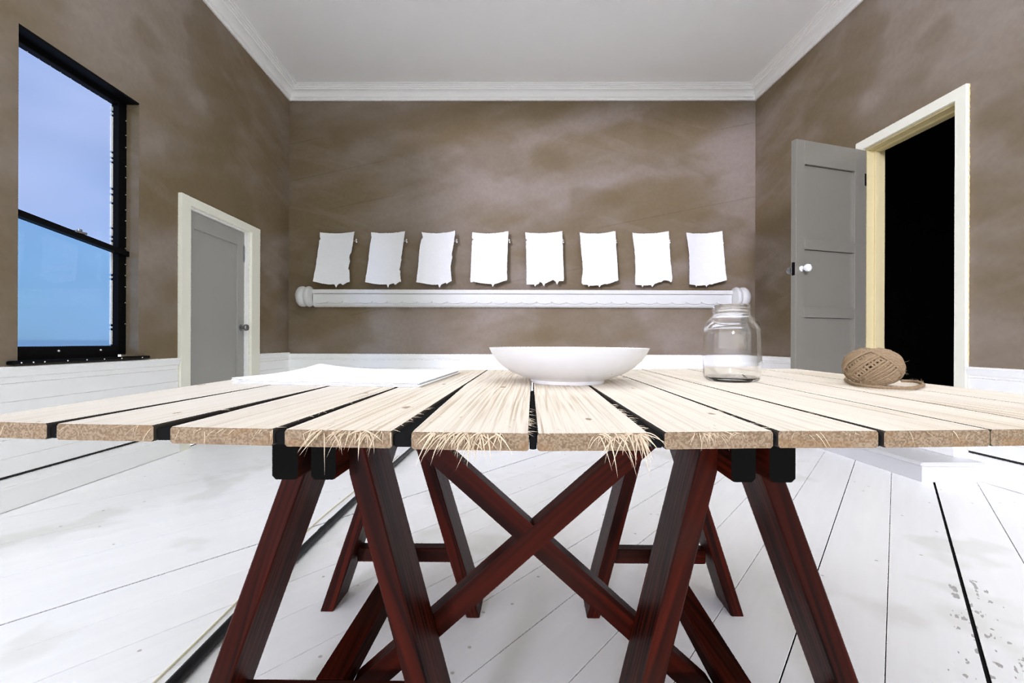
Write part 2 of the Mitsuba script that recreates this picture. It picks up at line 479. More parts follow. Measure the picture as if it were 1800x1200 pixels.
# ------------------------------------------------------------------ window in the left wall
struct('window_1', 'tall black framed sash window with blue panes in the left wall')
wx = XL - .085                                   # front plane of the frame
put('window_1__frame', cat(box(wx - .05, wx, WY0, WY0 + .05, WZ0 + .03, WZ1, .004), box(wx - .05, wx, 3.038, WY1, WZ0 + .03, WZ1, .004),
                           box(wx - .05, wx, WY0 + .05, 3.038, 2.444, WZ1, .004), box(wx - .05, wx + .006, WY0 + .05, 3.038, WZ0 - .001, .822, .006)), 'mat_black')
put('window_1__head_lining', box(wx, XL - .001, WY0, WY1, WZ1 - .012, WZ1 - .001, .002), 'mat_black')


def rail_bar(y0, z0, y1, z1, hh, x0, x1):
    return hull([(x, y, z + s) for x in (x0, x1) for y, z in ((y0, z0), (y1, z1)) for s in (-hh, hh)])


put('window_1__meeting_rail', rail_bar(WY0 + .03, 1.535, 3.105, 1.448, .017, wx - .02, wx + .022), 'mat_black')
put('window_1__catch', cat(box(wx + .0, wx + .03, 2.70, 2.78, 1.505, 1.517, .003), lathe([(0, 0), (.012, 0), (.012, .014), (0, .018)], 16, center=(wx + .016, 2.74, 1.515))), 'mat_grey_metal')
yy = np.array([WY0 + .04, 3.045])
zr = lambda y: 1.535 + (y - WY0 - .03) / (3.105 - WY0 - .03) * (1.448 - 1.535)
for key, mat, zz in (('window_1__pane', 'mat_pane_upper', [(zr(yy[0]), 2.46), (zr(yy[1]), 2.46)]), ('window_1__pane', 'mat_pane_lower', [(.815, zr(yy[0])), (.815, zr(yy[1]))])):
    xg = wx - .045
    v = [(xg, yy[0], zz[0][0]), (xg, yy[1], zz[1][0]), (xg, yy[1], zz[1][1]), (xg, yy[0], zz[0][1])]
    k = put(key, (np.array(v), np.array([[0, 1, 2, 3]])), mat)
labels['window_1__pane'] = {'label': 'pale blue upper pane'}
labels['window_1__pane_001'] = {'label': 'deeper blue lower pane'}
put('window_1__sill', box(XL - .001, XL + .042, 2.262, 3.165, .732, .752, .006), 'mat_black')
# white strips beside the glass, in lengths
z = 2.43
for L in (.03, .02, .24, .03, .02, .17, .03, .05, .16, .05, .02, .22, .02, .30, .02, .26):
    z0 = max(z - L, .83)
    if L > .012 and z - z0 > .01 and not (1.42 < z < 1.47):
        put('window_1__edge_strip', box(wx - .044, wx - .034, 3.022, 3.0375, z0, z - .006, .001), 'mat_white')
    z -= L + .008
    if z < .85:
        break
scr = lambda x, y, z, r=.006: trimesh.creation.icosphere(2, r).apply_translation((x, y, z))
for i in range(10):
    put('window_1__screw', scr(wx - .042, 2.42 + i * .064, 2.4435, .004), 'mat_metal')
for y in (2.30, 2.36, 2.42, 2.55, 2.67, 2.79, 2.92, 3.09):
    put('window_1__screw', scr(XL + .041, y, .742, .0045), 'mat_metal')
for y in (2.62, 2.90):
    put('window_1__screw', scr(wx + .006, y, .795, .008), 'mat_metal')
z = 2.36
while z > .9:
    put('window_1__screw', scr(wx + .001, 3.098, z, .003), 'mat_cord')
    z -= rng.uniform(.07, .16)

# ------------------------------------------------------------------ closed door in the left wall
struct('door_1', 'closed low grey panelled door in the left wall')
cx0, cx1 = XL - .002, XL + .028
put('door_1__casing', cat(box(cx0, cx1, 3.49, 3.60, 0, 2.0, .001), box(cx0, cx1, 4.50, 4.655, 0, 2.0, .001), box(cx0, cx1, 3.60, 4.50, DZ1, 2.0, .001)), 'mat_cream')
put('door_1__jamb', cat(box(XL - .1, XL - .002, 3.60, 3.612, 0, DZ1), box(XL - .1, XL - .002, 4.452, 4.50, 0, DZ1), box(XL - .1, XL - .002, 3.612, 4.452, DZ1 - .015, DZ1)), 'mat_white')
lx = XL - .022                                   # face of the leaf
P0, P1, PZ = 3.71, 4.335, 1.775
put('door_1__leaf', cat(box(lx - .04, lx, 3.614, P0, .02, DZ1 - .018, .002), box(lx - .04, lx, P1, 4.448, .02, DZ1 - .018, .002), box(lx - .04, lx, P0, P1, PZ, DZ1 - .018, .002), box(lx - .04, lx, P0, P1, .02, .25, .002)), 'mat_grey_paint')
put('door_1__panel', box(lx - .035, lx - .013, P0 - .002, P1 + .002, .248, PZ + .002), 'mat_grey_paint')
put('door_1__hinge', cat(box(lx, lx + .006, 4.43, 4.50, 1.63, 1.79, .002), tube([(lx + .008, 4.466, 1.62), (lx + .008, 4.466, 1.80)], .011, 12)), 'mat_grey_metal')
put('door_1__handle', cat(lathe([(0, 0), (.03, 0), (.03, .006), (.013, .01), (.013, .035), (.03, .042), (.033, .055), (.028, .066), (0, .07)], 24, 'x', (lx, 4.395, .985))), 'mat_grey_metal')

# ------------------------------------------------------------------ open door in the right wall
struct('door_2', 'tall doorway in the right wall with a grey panelled leaf standing open on a dark passage')
a0, a1 = XR - .024, XR + .002
put('door_2__casing', cat(box(a0, a1, EY0 - .072, EY0, .1, 2.522, .001), box(a0, a1, EY1, EY1 + .072, .1, 2.522, .001), box(a0, a1, EY0, EY1, EZ1, 2.522, .001)), 'mat_cream')
put('door_2__jamb', cat(box(XR + .002, xo, EY0, EY0 + .014, EZ0, EZ1), box(XR + .002, xo, EY1 - .014, EY1, EZ0, EZ1), box(XR + .002, xo, EY0 + .014, EY1 - .014, EZ1 - .014, EZ1)), 'mat_jamb')
put('door_2__stop', cat(box(XR + .06, XR + .10, EY1 - .03, EY1 - .014, EZ0, EZ1 - .014, .002), box(XR + .06, XR + .10, EY0 + .014, EY0 + .03, EZ0, EZ1 - .014, .002), box(XR + .06, XR + .10, EY0 + .03, EY1 - .03, EZ1 - .03, EZ1 - .014, .002)), 'mat_jamb')
# filler plaster squeezed out along the casing's edge
bl = [trimesh.creation.icosphere(1, 1.0).apply_scale((.004, rng.uniform(.002, .005), rng.uniform(.01, .035))).apply_translation((XR - .004, EY0 - .074, z)) for z in np.arange(.75, 2.52, .045)]
put('door_2__filler', cat(*bl), 'mat_jamb'); labels['door_2__filler'] = {'kind': 'stuff', 'label': 'ragged filler along the casing'}
th = math.radians(17)
hx, hy, LW = XR - .012, EY1 - .002, .748
M = np.eye(4)
M[:2, 0] = (-math.cos(th), -math.sin(th)); M[:2, 1] = (math.sin(th), -math.cos(th)); M[:2, 3] = (hx, hy)


def leaf(m):                                      # leaf frame: x from the hinge to the free edge, y out of the face, z up
    m = m.copy().apply_transform(M)
    return m


st_, tk = .085, .022
zs = [(.205, .42), (1.055, 1.135), (1.585, 1.665), (2.245, EZ1 - .02)]
prt = [box(.006, st_ + .045, -tk, tk, .205, EZ1 - .02, .0006), box(LW - st_, LW, -tk, tk, .205, EZ1 - .02, .0006)]
prt += [box(st_ + .045, LW - st_, -tk, tk, a, b, .0006) for a, b in zs]
put('door_2__leaf', leaf(cat(*prt)), 'mat_grey_leaf')
for a, b in ((.42, 1.055), (1.135, 1.585), (1.665, 2.245)):
    pm = cat(box(st_ + .043, LW - st_ - .005, -.004, .004, a - .002, b - .004), box(st_ + .043, LW - st_ + .002, -.014, -.010, a - .002, b + .002))
    put('door_2__panel', leaf(pm), 'mat_grey_leaf')
kz = 1.43
for s in (1, -1):
    kn = lathe([(0, 0), (.022, 0), (.022, .004), (.009, .008), (.009, .03), (.024, .036), (.03, .05), (.027, .064), (.015, .072), (0, .073)], 24, 'y', (0, 0, 0))
    if s < 0:
        kn.apply_transform(trimesh.transformations.rotation_matrix(math.pi, (0, 0, 1)))
    kn.apply_translation((LW - .055, s * tk, kz))
    k = put('door_2__handle', leaf(kn), 'mat_porcelain' if s > 0 else 'mat_grey_metal', smooth=40)
labels['door_2__handle'] = {'label': 'white knob facing the room'}
put('door_2__latch_plate', leaf(box(LW, LW + .003, -.012, .012, kz - .05, kz + .05, .001)), 'mat_black')
for z in (.5, 2.19):
    put('door_2__hinge', cat(box(XR - .03, XR - .012, EY1 - .03, EY1 - .004, z - .05, z + .05, .003), tube([(XR - .03, EY1 - .018, z - .055), (XR - .03, EY1 - .018, z + .055)], .009, 10)), 'mat_black')
# step in front of the door
put('doorstep__riser', box(2.625, XR - .001, 2.83, 4.05, -.0005, .096, .002), 'mat_step')
put('doorstep__tread', box(2.608, XR - .001, 2.812, 4.06, .0965, .125, .010), 'mat_step')
tag('doorstep', 'low white painted step with a rounded nosing below the open doorway', 'step')
put('door_2__threshold', box(2.94, XR + .15, EY0 - .06, EY1 + .06, .1255, EZ0, .004), 'mat_white')

# ------------------------------------------------------------------ pelmet under the hanging sheets
px0, px1 = -2.14, 2.70
t = 'scalloped_pelmet'
tag(t, 'long white pelmet with a scalloped edge and round end caps fixed on the back wall', 'pelmet')
bp = np.array([(0, 1.455), (.115, 1.455), (.122, 1.45), (.122, 1.412), (.116, 1.408), (.095, 1.405), (.095, 1.30)] +
              [(.052 + .043 * math.cos(a), 1.30 + .043 * math.sin(a)) for a in np.linspace(-.2, -math.pi / 2, 6)] + [(0, 1.257)])
put(t + '__body', prism([np.stack([np.full(len(bp), x), YB - bp[:, 0], bp[:, 1]], 1) for x in (px0, px1)], bp), 'mat_pelmet')
NS = 28
w = (px1 - px0 - .02) / NS
pts = [(px0 + .01, 1.398)]
for i in range(NS):
    x0 = px0 + .01 + i * w
    pts += [(x0 + w * (.5 - .5 * math.cos(a)), 1.322 - .028 * math.sin(a)) for a in np.linspace(0, math.pi, 9)[:-1]]
pts += [(px1 - .01, 1.322), (px1 - .01, 1.398)]
vp = trimesh.creation.extrude_polygon(sg.Polygon(pts), .020, engine='earcut')
vp.apply_transform(np.array([[1, 0, 0, 0], [0, 0, -1, YB - .098], [0, 1, 0, 0], [0, 0, 0, 1.0]]))
if vp.volume < 0:
    vp.invert()
put(t + '__valance', vp, 'mat_pelmet')
cp = [(0, 0), (.05, .003), (.085, .015), (.108, .035), (.118, .06), (.118, .082), (.108, .098), (.101, .106), (.106, .116), (.117, .128), (.12, .148), (.112, .166), (.09, .172), (0, .172)]
for s, x in ((1, -2.315), (-1, 2.875)):
    c = lathe(cp, 40, 'x')
    if s < 0:
        c.apply_transform(trimesh.transformations.rotation_matrix(math.pi, (0, 0, 1)))
    c.apply_translation((x, YB - .122, 1.37))
    put(t + '__end_cap', c, 'mat_pelmet', smooth=50)

# ------------------------------------------------------------------ eight torn sheets hanging on the back wall
SH = [
    (540, [(218,178),(330,185),(480,190),(640,185),(750,178),(833,168),(815,250),(805,330),(795,400),(780,480),(770,530),(740,575),(735,640),(750,685),(735,740),(718,820),(740,850),(745,930),(752,1055),(700,1065),(635,1110),(585,1080),(540,1105),(518,1160),(485,1098),(400,1105),(280,1090),(135,1055),(165,800),(185,550),(205,330),(228,290),(215,265)]),
    (540, [(1120,178),(1250,188),(1450,186),(1600,178),(1720,165),(1708,270),(1695,350),(1680,450),(1665,560),(1650,620),(1658,660),(1640,760),(1620,845),(1640,860),(1640,960),(1655,1060),(1630,1050),(1550,1108),(1520,1080),(1445,1100),(1428,1160),(1400,1098),(1290,1105),(1180,1095),(1050,1070),(1075,800),(1100,500),(1115,350),(1130,270)]),
    (720, [(210,180),(350,188),(550,184),(700,175),(805,160),(800,230),(785,330),(765,450),(740,560),(755,620),(735,700),(722,790),(732,930),(745,1045),(690,1065),(655,1095),(635,1070),(560,1100),(528,1160),(500,1100),(400,1108),(290,1095),(140,1075),(155,900),(165,780),(172,600),(185,440),(210,310),(235,275)]),
    (720, [(1098,178),(1300,190),(1320,195),(1550,182),(1735,162),(1732,300),(1725,450),(1718,600),(1712,800),(1712,1030),(1620,1055),(1550,1080),(1490,1095),(1462,1145),(1440,1095),(1350,1090),(1200,1070),(1130,1055),(1075,1070),(1070,1000),(1080,800),(1085,600),(1095,330),(1128,300),(1095,290)]),
    (910, [(130,183),(250,190),(450,186),(620,176),(782,160),(785,280),(792,480),(797,700),(800,880),(805,990),(795,1050),(720,1045),(685,1110),(660,1050),(620,1020),(560,1050),(480,1085),(460,1140),(425,1075),(385,1055),(375,1085),(320,1110),(300,1145),(285,1105),(200,1105),(150,1110),(152,800),(148,500),(143,340),(172,318),(140,300)]),
    (910, [(1078,190),(1200,198),(1400,194),(1550,182),(1715,165),(1720,300),(1725,500),(1735,700),(1740,850),(1748,1035),(1640,1075),(1560,1100),(1530,1090),(1455,1115),(1432,1155),(1410,1115),(1260,1125),(1240,1155),(1220,1110),(1130,1112),(1105,1080),(1115,980),(1138,850),(1125,650),(1105,450),(1095,300)]),
    (1100, [(115,188),(250,196),(450,190),(600,180),(760,160),(765,300),(775,500),(780,700),(790,850),(798,960),(790,1050),(770,1070),(745,1040),(655,1025),(610,1065),(590,1058),(500,1090),(455,1150),(435,1110),(300,1120),(280,1160),(265,1115),(150,1115),(150,1050),(165,800),(165,600),(148,430),(130,300)]),
    (1100, [(1055,190),(1200,196),(1400,190),(1550,178),(1695,158),(1702,300),(1712,450),(1722,650),(1728,850),(1742,1030),(1620,1065),(1500,1105),(1470,1095),(1420,1120),(1405,1150),(1390,1115),(1230,1125),(1218,1155),(1205,1115),(1085,1105),(1100,900),(1112,700),(1110,550),(1090,400),(1070,280)]),
]
ORD = ['first', 'second', 'third', 'fourth', 'fifth', 'sixth', 'seventh', 'eighth']
YS = 5.265
for i, (ox, pl) in enumerate(SH):
    P = np.array([at(ox + x / 10, 390 + y / 10, 1, YS)[[0, 2]] for x, y in pl])
    poly = sg.Polygon(P)
    dense = []
    for a, b in zip(P, np.roll(P, -1, 0)):
        n = max(1, int(np.linalg.norm(b - a) / .03))
        for q in range(n):
            e = a + (b - a) * q / n
            dense.append(e + (nrg.uniform(-.0022, .0022, 2) if q else 0))
    dense = np.array(dense)
    poly = sg.Polygon(dense)
    x0, z0, x1, z1 = poly.bounds
    gx, gz = np.meshgrid(np.linspace(x0, x1, 14), np.linspace(z0, z1, 18))
    inner = np.array([q for q in np.c_[gx.ravel(), gz.ravel()] if poly.buffer(-.012).contains(sg.Point(q))])
    V = np.vstack([dense, inner])
    D = Delaunay(V).simplices
    D = np.array([f for f in D if poly.contains(sg.Point(V[f].mean(0)))])
    cxm, hh = (x0 + x1) / 2, (x1 - x0) / 2
    tt = np.clip((V[:, 0] - cxm) / hh, -1.1, 1.1)
    low = np.clip((z1 - V[:, 1]) / (z1 - z0), 0, 1)
    curl = (.03 + .012 * (i % 3)) * tt ** 2 + .012 * tt * (-1 if i < 3 else 1) * low + .05 * low ** 2 * (1 - .3 * tt)
    Y = YS + .03 - curl
    n = len(V)
    front = np.c_[V[:, 0], Y, V[:, 1]]
    back = front + [0, .002, 0]
    nd = len(dense)
    e1 = V[D[:, 1]] - V[D[:, 0]]; e2 = V[D[:, 2]] - V[D[:, 0]]
    D = np.where((e1[:, 0] * e2[:, 1] - e1[:, 1] * e2[:, 0] > 0)[:, None], D, D[:, ::-1])
    fs = [D, D[:, ::-1] + n]
    b = np.arange(nd); c = (b + 1) % nd
    fs += [np.stack([b, b + n, c], 1), np.stack([c, b + n, c + n], 1)]
    m = trimesh.Trimesh(np.vstack([front, back]), np.vstack(fs), process=False)
    trimesh.repair.fix_normals(m)
    k = put('hanging_sheet', m, 'mat_paper', smooth=50)
    look = ['dim, right edge deeply bitten', 'dim, right edge ragged', 'with wavy torn sides', 'nicked in its left side',
            'three tatters at its bottom', 'slanting bottom right corner', 'bottom right corner bitten out', 'nearest the open door'][i]
    tag(k, f'{ORD[i]} torn sheet from the left on the back wall, {look}', 'paper', 'torn sheets hung in a row on the back wall')
    # its hanger: a bar behind the sheet on two pins, with a clip at the right end
    zl, zrr = at(0, 421, 1, YS)[2], at(0, 421, 1, YS)[2]
    xl, xr = x0 + .03, P[np.argmax(P[:, 0] + (P[:, 1] > z1 - .25) * 10), 0]
    xr = max(p[0] for p in P if p[1] > z1 - .12)
    parts = [tube([(xl, 5.305, zl), (xr + .012, 5.305, zl)], .005, 8), tube([(xl + .05, 5.305, zl), (xl + .05, YB, zl)], .004, 8), tube([(xr + .008, 5.305, zl), (xr + .008, YB, zl)], .004, 8),
             trimesh.creation.icosphere(2, .013).apply_translation((xr + .012, 5.29, zl + .012)), trimesh.creation.icosphere(2, .013).apply_translation((xr + .016, 5.285, zl - .016)),
             tube([(xr + .012, 5.29, zl + .012), (xr + .016, 5.285, zl - .016)], .006, 8)]
    k = put('paper_hanger', cat(*parts), 'mat_metal', smooth=40)
    tag(k, f'small metal hanger on the wall behind the {ORD[i]} torn sheet from the left', 'hanger', 'small metal hangers behind the torn sheets')

# ------------------------------------------------------------------ floor cable and cord
cab = spl([(-.80, .30, .0160), (-.795, 1.0, .0160), (-.785, 1.77, .0160), (-.74, 2.6, .0160), (-.665, 3.6, .0160), (-.56, 5.1, .0160)], 60)
put('floor_cable__sheath', tube(cab, .0158, 12), 'mat_rubber', smooth=40)
for yk in (2.02, 2.10):
    c = cab[np.argmin(abs(cab[:, 1] - yk))]; c2 = cab[np.argmin(abs(cab[:, 1] - yk)) + 1]
    d = (c2 - c) / np.linalg.norm(c2 - c)
    q = np.array([(c[0], yk, .0160) - d * .012, (c[0], yk, .0160) + d * .012])
    put('floor_cable__collar', tube(q, .0172, 12), 'mat_rubber')
tag('floor_cable', 'thick black cable lying on the white floor under the table, behind its left trestle', 'cable')
crd = spl([(-.862, .30, .0035), (-.855, 1.145, .0035), (-.85, 1.5, .0035), (-.855, 2.0, .0035), (-.81, 2.6, .0035), (-.74, 3.4, .0035)], 60)
put('pale_cord', tube(crd, .003, 8), 'mat_cord', smooth=40)
tag('pale_cord', 'thin cream cord lying on the floor along the left of the black cable', 'cord')

# ------------------------------------------------------------------ the trestle table
t = 'trestle_table'
tag(t, 'table of rough pale planks on two dark red stained wooden trestles with crossed braces', 'table')
ZT, TH = .75, .021
TS = math.tan(TA)
# plank edges: (front x, front y, x at y = 1.09, far x at y = 1.8)
PL = [((-.724, .606, -.738, -.752), (-.588, .590, -.561, -.531)), ((-.573, .588, -.558, -.529), (-.441, .581, -.409, -.383)), ((-.412, .571, -.405, -.381), (-.277, .561, -.238, -.190)),
      ((-.261, .558, -.234, -.187), (-.127, .551, -.0875, -.034)), ((-.103, .547, -.0845, -.031), (.038, .541, .081, .137)), ((.048, .541, .087, .140), (.182, .547, .225, .275)),
      ((.203, .553, .229, .278), (.340, .563, .381, .420)), ((.347, .564, .3835, .4225), (.472, .567, .516, .574)), ((.480, .568, .5185, .5765), (.622, .579, .690, .768)),
      ((.624, .580, .692, .770), (.742, .590, .832, .918)), ((.744, .594, .834, .920), (.924, .608, .984, 1.068)), ((.926, .612, .986, 1.070), (1.073, .628, 1.140, 1.231))]


def cross(l, r, y, c):
    z0, z1 = ZT - TH, ZT
    return [(l + c, y, z0), (r - c, y, z0), (r, y, z0 + c), (r, y, z1 - c), (r - c * .7, y, z1), (l + c * .7, y, z1), (l, y, z1 - c), (l, y, z0 + c)]


fib_n = [4, 6, 16, 60, 110, 100, 50, 10, 6, 4, 2, 2]


def fibre(p, d, L, droop, rad):
    n = 6
    s = np.linspace(0, 1, n)[:, None]
    d = np.asarray(d) / np.linalg.norm(d)
    pts = np.asarray(p) + d * L * s + np.array([nrg.normal() * .1 * L, 0, -droop * L]) * s ** 2
    return tube(pts, rad * (1.02 - s[:, 0] ** 2), 4)


for i, (Lf, Rt) in enumerate(PL):
    far = lambda x: 1.72 + (x + .374) * .116
    yl, yr = Lf[1], Rt[1]
    rings = []
    for s, c in ((0.0, .0025), (.002, .0018), (.16, .0016), (.5, .0015), (1.0, .0015)):
        def ex(E):
            y0, y1 = E[1], far(E[3])
            y = y0 + (y1 - y0) * s
            x = E[0] + (E[2] - E[0]) * (y - y0) / (1.09 - y0) if y < 1.09 else E[2] + (E[3] - E[2]) * (y - 1.09) / (.71)
            return x, y
        (xl, yl_), (xr, yr_) = ex(Lf), ex(Rt)
        cr = np.array(cross(0, 1, 0, 0))
        w = xr - xl
        ring = []
        for (x, _, z), (q, _, z2) in zip(cross(0, w, 0, c if s else .0028), cr):
            f = x / w
            zz = z if s else z
            ring.append((xl + x, yl_ + (yr_ - yl_) * f, z))
        rings.append(ring)
    rings = np.array(rings)
    put(t + '__plank', loft(rings), 'mat_plank')
    pk = t + '__plank' + (f'_{i:03d}' if i else '')
    # torn fibres along the sawn front end
    fb = []
    for q in range(fib_n[i]):
        u = {3: rng.triangular(.1, 1.0, .75), 4: rng.triangular(.0, .85, .45), 5: rng.triangular(.45, 1.0, .97), 6: rng.triangular(.15, .75, .4)}.get(i, rng.random())
        x = Lf[0] + (Rt[0] - Lf[0]) * u
        y = Lf[1] + (Rt[1] - Lf[1]) * u
        big = i in (3, 4, 5) and rng.random() < .45
        L = rng.uniform(.012, .034) if big else rng.uniform(.004, .02)
        d = (rng.gauss(-.25 if i == 4 else (.1 if i == 5 else -.1), .55), -rng.uniform(.35, 1.0), rng.uniform(-.5, .25))
        fb.append(fibre((x, y + .002, ZT - rng.uniform(.0, .004)), d, L, rng.uniform(.2, 1.1), rng.uniform(.0006, .0014) if big else rng.uniform(.0002, .0006)))
    for q in range(fib_n[i] // 2):             # fibres lifted off the top and off the long edges
        u, v = rng.random(), rng.random() ** 2 * .12
        if rng.random() < .5:
            x, y = Lf[0] + (Rt[0] - Lf[0]) * u + TS * v, Lf[1] + v
            d = (rng.gauss(0, .25), -1, .18)
        else:
            v = rng.random() * .25
            x, y = Rt[0] + (Rt[2] - Rt[0]) * v / .5 - .002, Rt[1] + v
            d = (1, rng.gauss(-.5, .7), .12)
        fb.append(fibre((x, y, ZT - .0004), d, rng.uniform(.005, .016), .15, rng.uniform(.0002, .0005)))
    if fb:
        k = put(pk + '__splinters', cat(*fb), 'mat_splinter')
        labels[k] = {'kind': 'stuff'}
for i in range(9):                             # black strips wedged into the gaps
    A, B = PL[i][1], PL[i + 1][0]
    y0 = max(A[1], B[1]) + .004
    rings = []
    for y, f in ((y0, .0), (y0 + .003, 1), (1.06, 1)):
        def xx(E):
            return E[0] + (E[2] - E[0]) * (y - E[1]) / (1.09 - E[1])
        a, b = xx(A) + .0004, xx(B) - .0004
        c = .002 * (1 - f) + .0005
        if b - a < 2 * c + .0006:
            c = .0002
        rings.append([(a + c, y, ZT - TH + .001), (b - c, y, ZT - TH + .001), (b, y, ZT - .008), (b - c, y, ZT - .005), (a + c, y, ZT - .005), (a, y, ZT - .008)])
    put(t + '__gap_strip', loft(rings), 'mat_pitch')
# single long hairs hanging from the front edge
ZB = ZT - TH                                       # underside of the planks


def sh(x, y, y0):
    return x + TS * (y - y0)


def beam(x0, x1, z0=.622, z1=ZB - .0005, ya=.775, yb=1.70):
    c = .004
    rings = []
    for y in (ya, ya + .004, yb):
        cc = c if y == ya + .004 or y == yb else c * 1.6
        a, b = sh(x0, y, ya), sh(x1, y, ya)
        rings.append([(a + cc, y, z0), (b - cc, y, z0), (b, y, z0 + cc), (b, y, z1), (a, y, z1), (a, y, z0 + cc)])
    return loft(rings)


def leg(xf, slope, wd, y0, top, clip=None, dp=.12):
    """xf: left edge at the floor; slope: sideways travel per metre of height."""
    zz = (-.0, top)
    pts = []
    c = .003
    for z in zz:
        for y, cy in ((y0, c), (y0 + dp, -c)):
            xa, xb = sh(xf + slope * z, y, y0), sh(xf + wd + slope * z, y, y0)
            pts += [(xa + c, y, z), (xa, y + cy, z), (xb - c, y, z), (xb, y + cy, z)]
    m = hull(pts)
    if clip:
        nrm, off = clip
        m = tri(man(m).trim_by_plane(nrm, off))
    return m


cl = math.cos(TA), math.sin(TA)
beams = [(-.384, -.340), (-.317, -.275), (.398, .439), (.462, .506)]
for a, b in beams:
    put(t + '__beam', beam(a, b), 'mat_stain_flat')


def side(xref, sgn):                               # the plane along a beam's side, through (xref, .775)
    n = np.array([cl[0], -cl[1], 0.0]) * sgn
    return n.tolist(), float(n @ np.array([xref, .775, 0])) + .0008


put(t + '__leg', leg(-.612, .359, .041, .83, .6215), 'mat_stain_leg')
put(t + '__leg', leg(-.104, -.270, .041, .83, ZB - .001, side(-.275, 1)), 'mat_stain_leg_other')
put(t + '__leg', leg(.208, .245, .041, .83, ZB - .001, side(.398, -1)), 'mat_stain_leg')
put(t + '__leg', leg(.707, -.366, .041, .83, .6215), 'mat_stain_leg_other')
put(t + '__leg', leg(-.559, .339, .041, 1.440, .6215), 'mat_stain_leg')
put(t + '__leg', leg(-.093, -.302, .041, 1.414, .6215), 'mat_stain_leg_other')
put(t + '__leg', leg(.282, .260, .040, 1.416, .6215), 'mat_stain_leg')
put(t + '__leg', leg(.737, -.323, .040, 1.432, .6215), 'mat_stain_leg_other')
for x0, x1, y in ((-.513, -.150, .88), (.297, .652, .88), (-.462, -.135, 1.505), (.365, .690, 1.505)):
    put(t + '__crossbar', box(x0, x1, y, y + .04, .127, .174, .003), 'mat_stain_bar')
for xc in (-.338, .487):
    w = .027
    r = [[(sh(xc + a, y, .92), y, z) for a, z in ((-w, .129), (w, .129), (w, .1745), (-w, .1745))] for y in (.9205, 1.5045)]
    put(t + '__stretcher', loft(r), 'mat_stain_flat')
# crossed braces in one plane between the trestles
sl, xm, zm = .885, .0775, .411                     # slope, centre line, height of the lower edge on the centre line


def brace(sgn, y0, y1):
    pts = [(x, z) for x, z in ((-.302, zm + sl * (-.302 - xm)), (.42, zm + sl * (.42 - xm)), (.42, zm + .061 + sl * (.42 - xm)), (-.302, zm + .061 + sl * (-.302 - xm)))]
    v = [(xm + sgn * (x - xm), y, z) for x, z in pts for y in (y0, y1)]
    m = man(hull(v)).trim_by_plane((0, 0, -1), -(ZB - .001))
    n, o = side(.398, -1) if sgn > 0 else side(-.275, 1)
    return m.trim_by_plane(n, o)


b1, b2 = brace(1, .957, .999), brace(-1, .957, .999)
put(t + '__brace', tri(b1), 'mat_stain_brace')
put(t + '__brace', tri(b2 - b1), 'mat_stain_brace_other')

# ------------------------------------------------------------------ sheets of paper on the table
FL, FR, BR, BL = (np.array(p) for p in ((-.662, 1.128), (-.183, 1.066), (-.128, 1.545), (-.632, 1.615)))
NSH = 6
for i in range(NSH):
    g = 14
    off = nrg.uniform(-.005, .005, 2)
    rot = [.004, -.006, .003, -.004, .006, 0][i]
    V = np.zeros((2, g, g, 3))
    lift = [.0, .003, .006, .009, .012, .017][i]
    fl = [.0, .0005, .001, .0025, .004, .0055][i]
    for a in range(g):
        for b in range(g):
            s, q = a / (g - 1), b / (g - 1)
            p = (FL * (1 - s) + FR * s) * (1 - q) + (BL * (1 - s) + BR * s) * q
            c0 = (FL + BR) / 2
            d = p - c0
            p = c0 + np.array([d[0] - rot * d[1], d[1] + rot * d[0]]) + off
            z = ZT + .0006 + i * .00195 + lift * max(0, 1 - s * 2.2) ** 2 * max(0, q * 1.4 - .4) ** 2 + fl * max(0, 1 - s * 5) ** 2 * (1 - q) ** 2 
            V[0, a, b], V[1, a, b] = (*p, z), (*p, z + .0011)
    idx = np.arange(2 * g * g).reshape(2, g, g)
    f = []
    for a in range(g - 1):
        for b in range(g - 1):
            q = idx[:, [a, a + 1, a + 1, a], [b, b, b + 1, b + 1]]
            f += [q[1][[0, 1, 2]], q[1][[0, 2, 3]], q[0][[0, 2, 1]], q[0][[0, 3, 2]]]
    ring = [*idx[0, :, 0], *idx[0, -1, 1:], *idx[0, -2::-1, -1], *idx[0, 0, -2:0:-1]]
    for a, b in zip(ring, ring[1:] + ring[:1]):
        f += [(a, b, b + g * g), (a, b + g * g, a + g * g)]
    m = trimesh.Trimesh(V.reshape(-1, 3), f, process=False)
    k = put('drawing_sheet', m, 'mat_paper', smooth=40)
    nm = ['lowest', 'second lowest', 'third lowest', 'third from the top', 'second from the top', 'topmost'][i]
    tag(k, f'{nm} blank white sheet of the paper stack on the table' + (', far corner curling up' if i == NSH - 1 else ''), 'paper', 'sheets stacked on the table')

# ------------------------------------------------------------------ bowl
bo = [(0, .012), (.06, .0125), (.082, .010), (.0885, .0), (.0945, .0), (.0965, .004), (.097, .009), (.1013, .0105), (.1256, .0185), (.150, .0285), (.1715, .043), (.188, .0585), (.200, .0745), (.2075, .0895), (.2085, .092),
      (.2065, .0925), (.196, .0765), (.184, .061), (.168, .046), (.147, .0325), (.122, .023), (.095, .0175), (.06, .0155), (0, .015)]
put('bowl', lathe(bo, 128, center=(.187, 1.216, ZT + .0008)), 'mat_bowl', smooth=35)
tag('bowl', 'wide shallow white ceramic bowl on a small foot, empty, on the table', 'bowl')

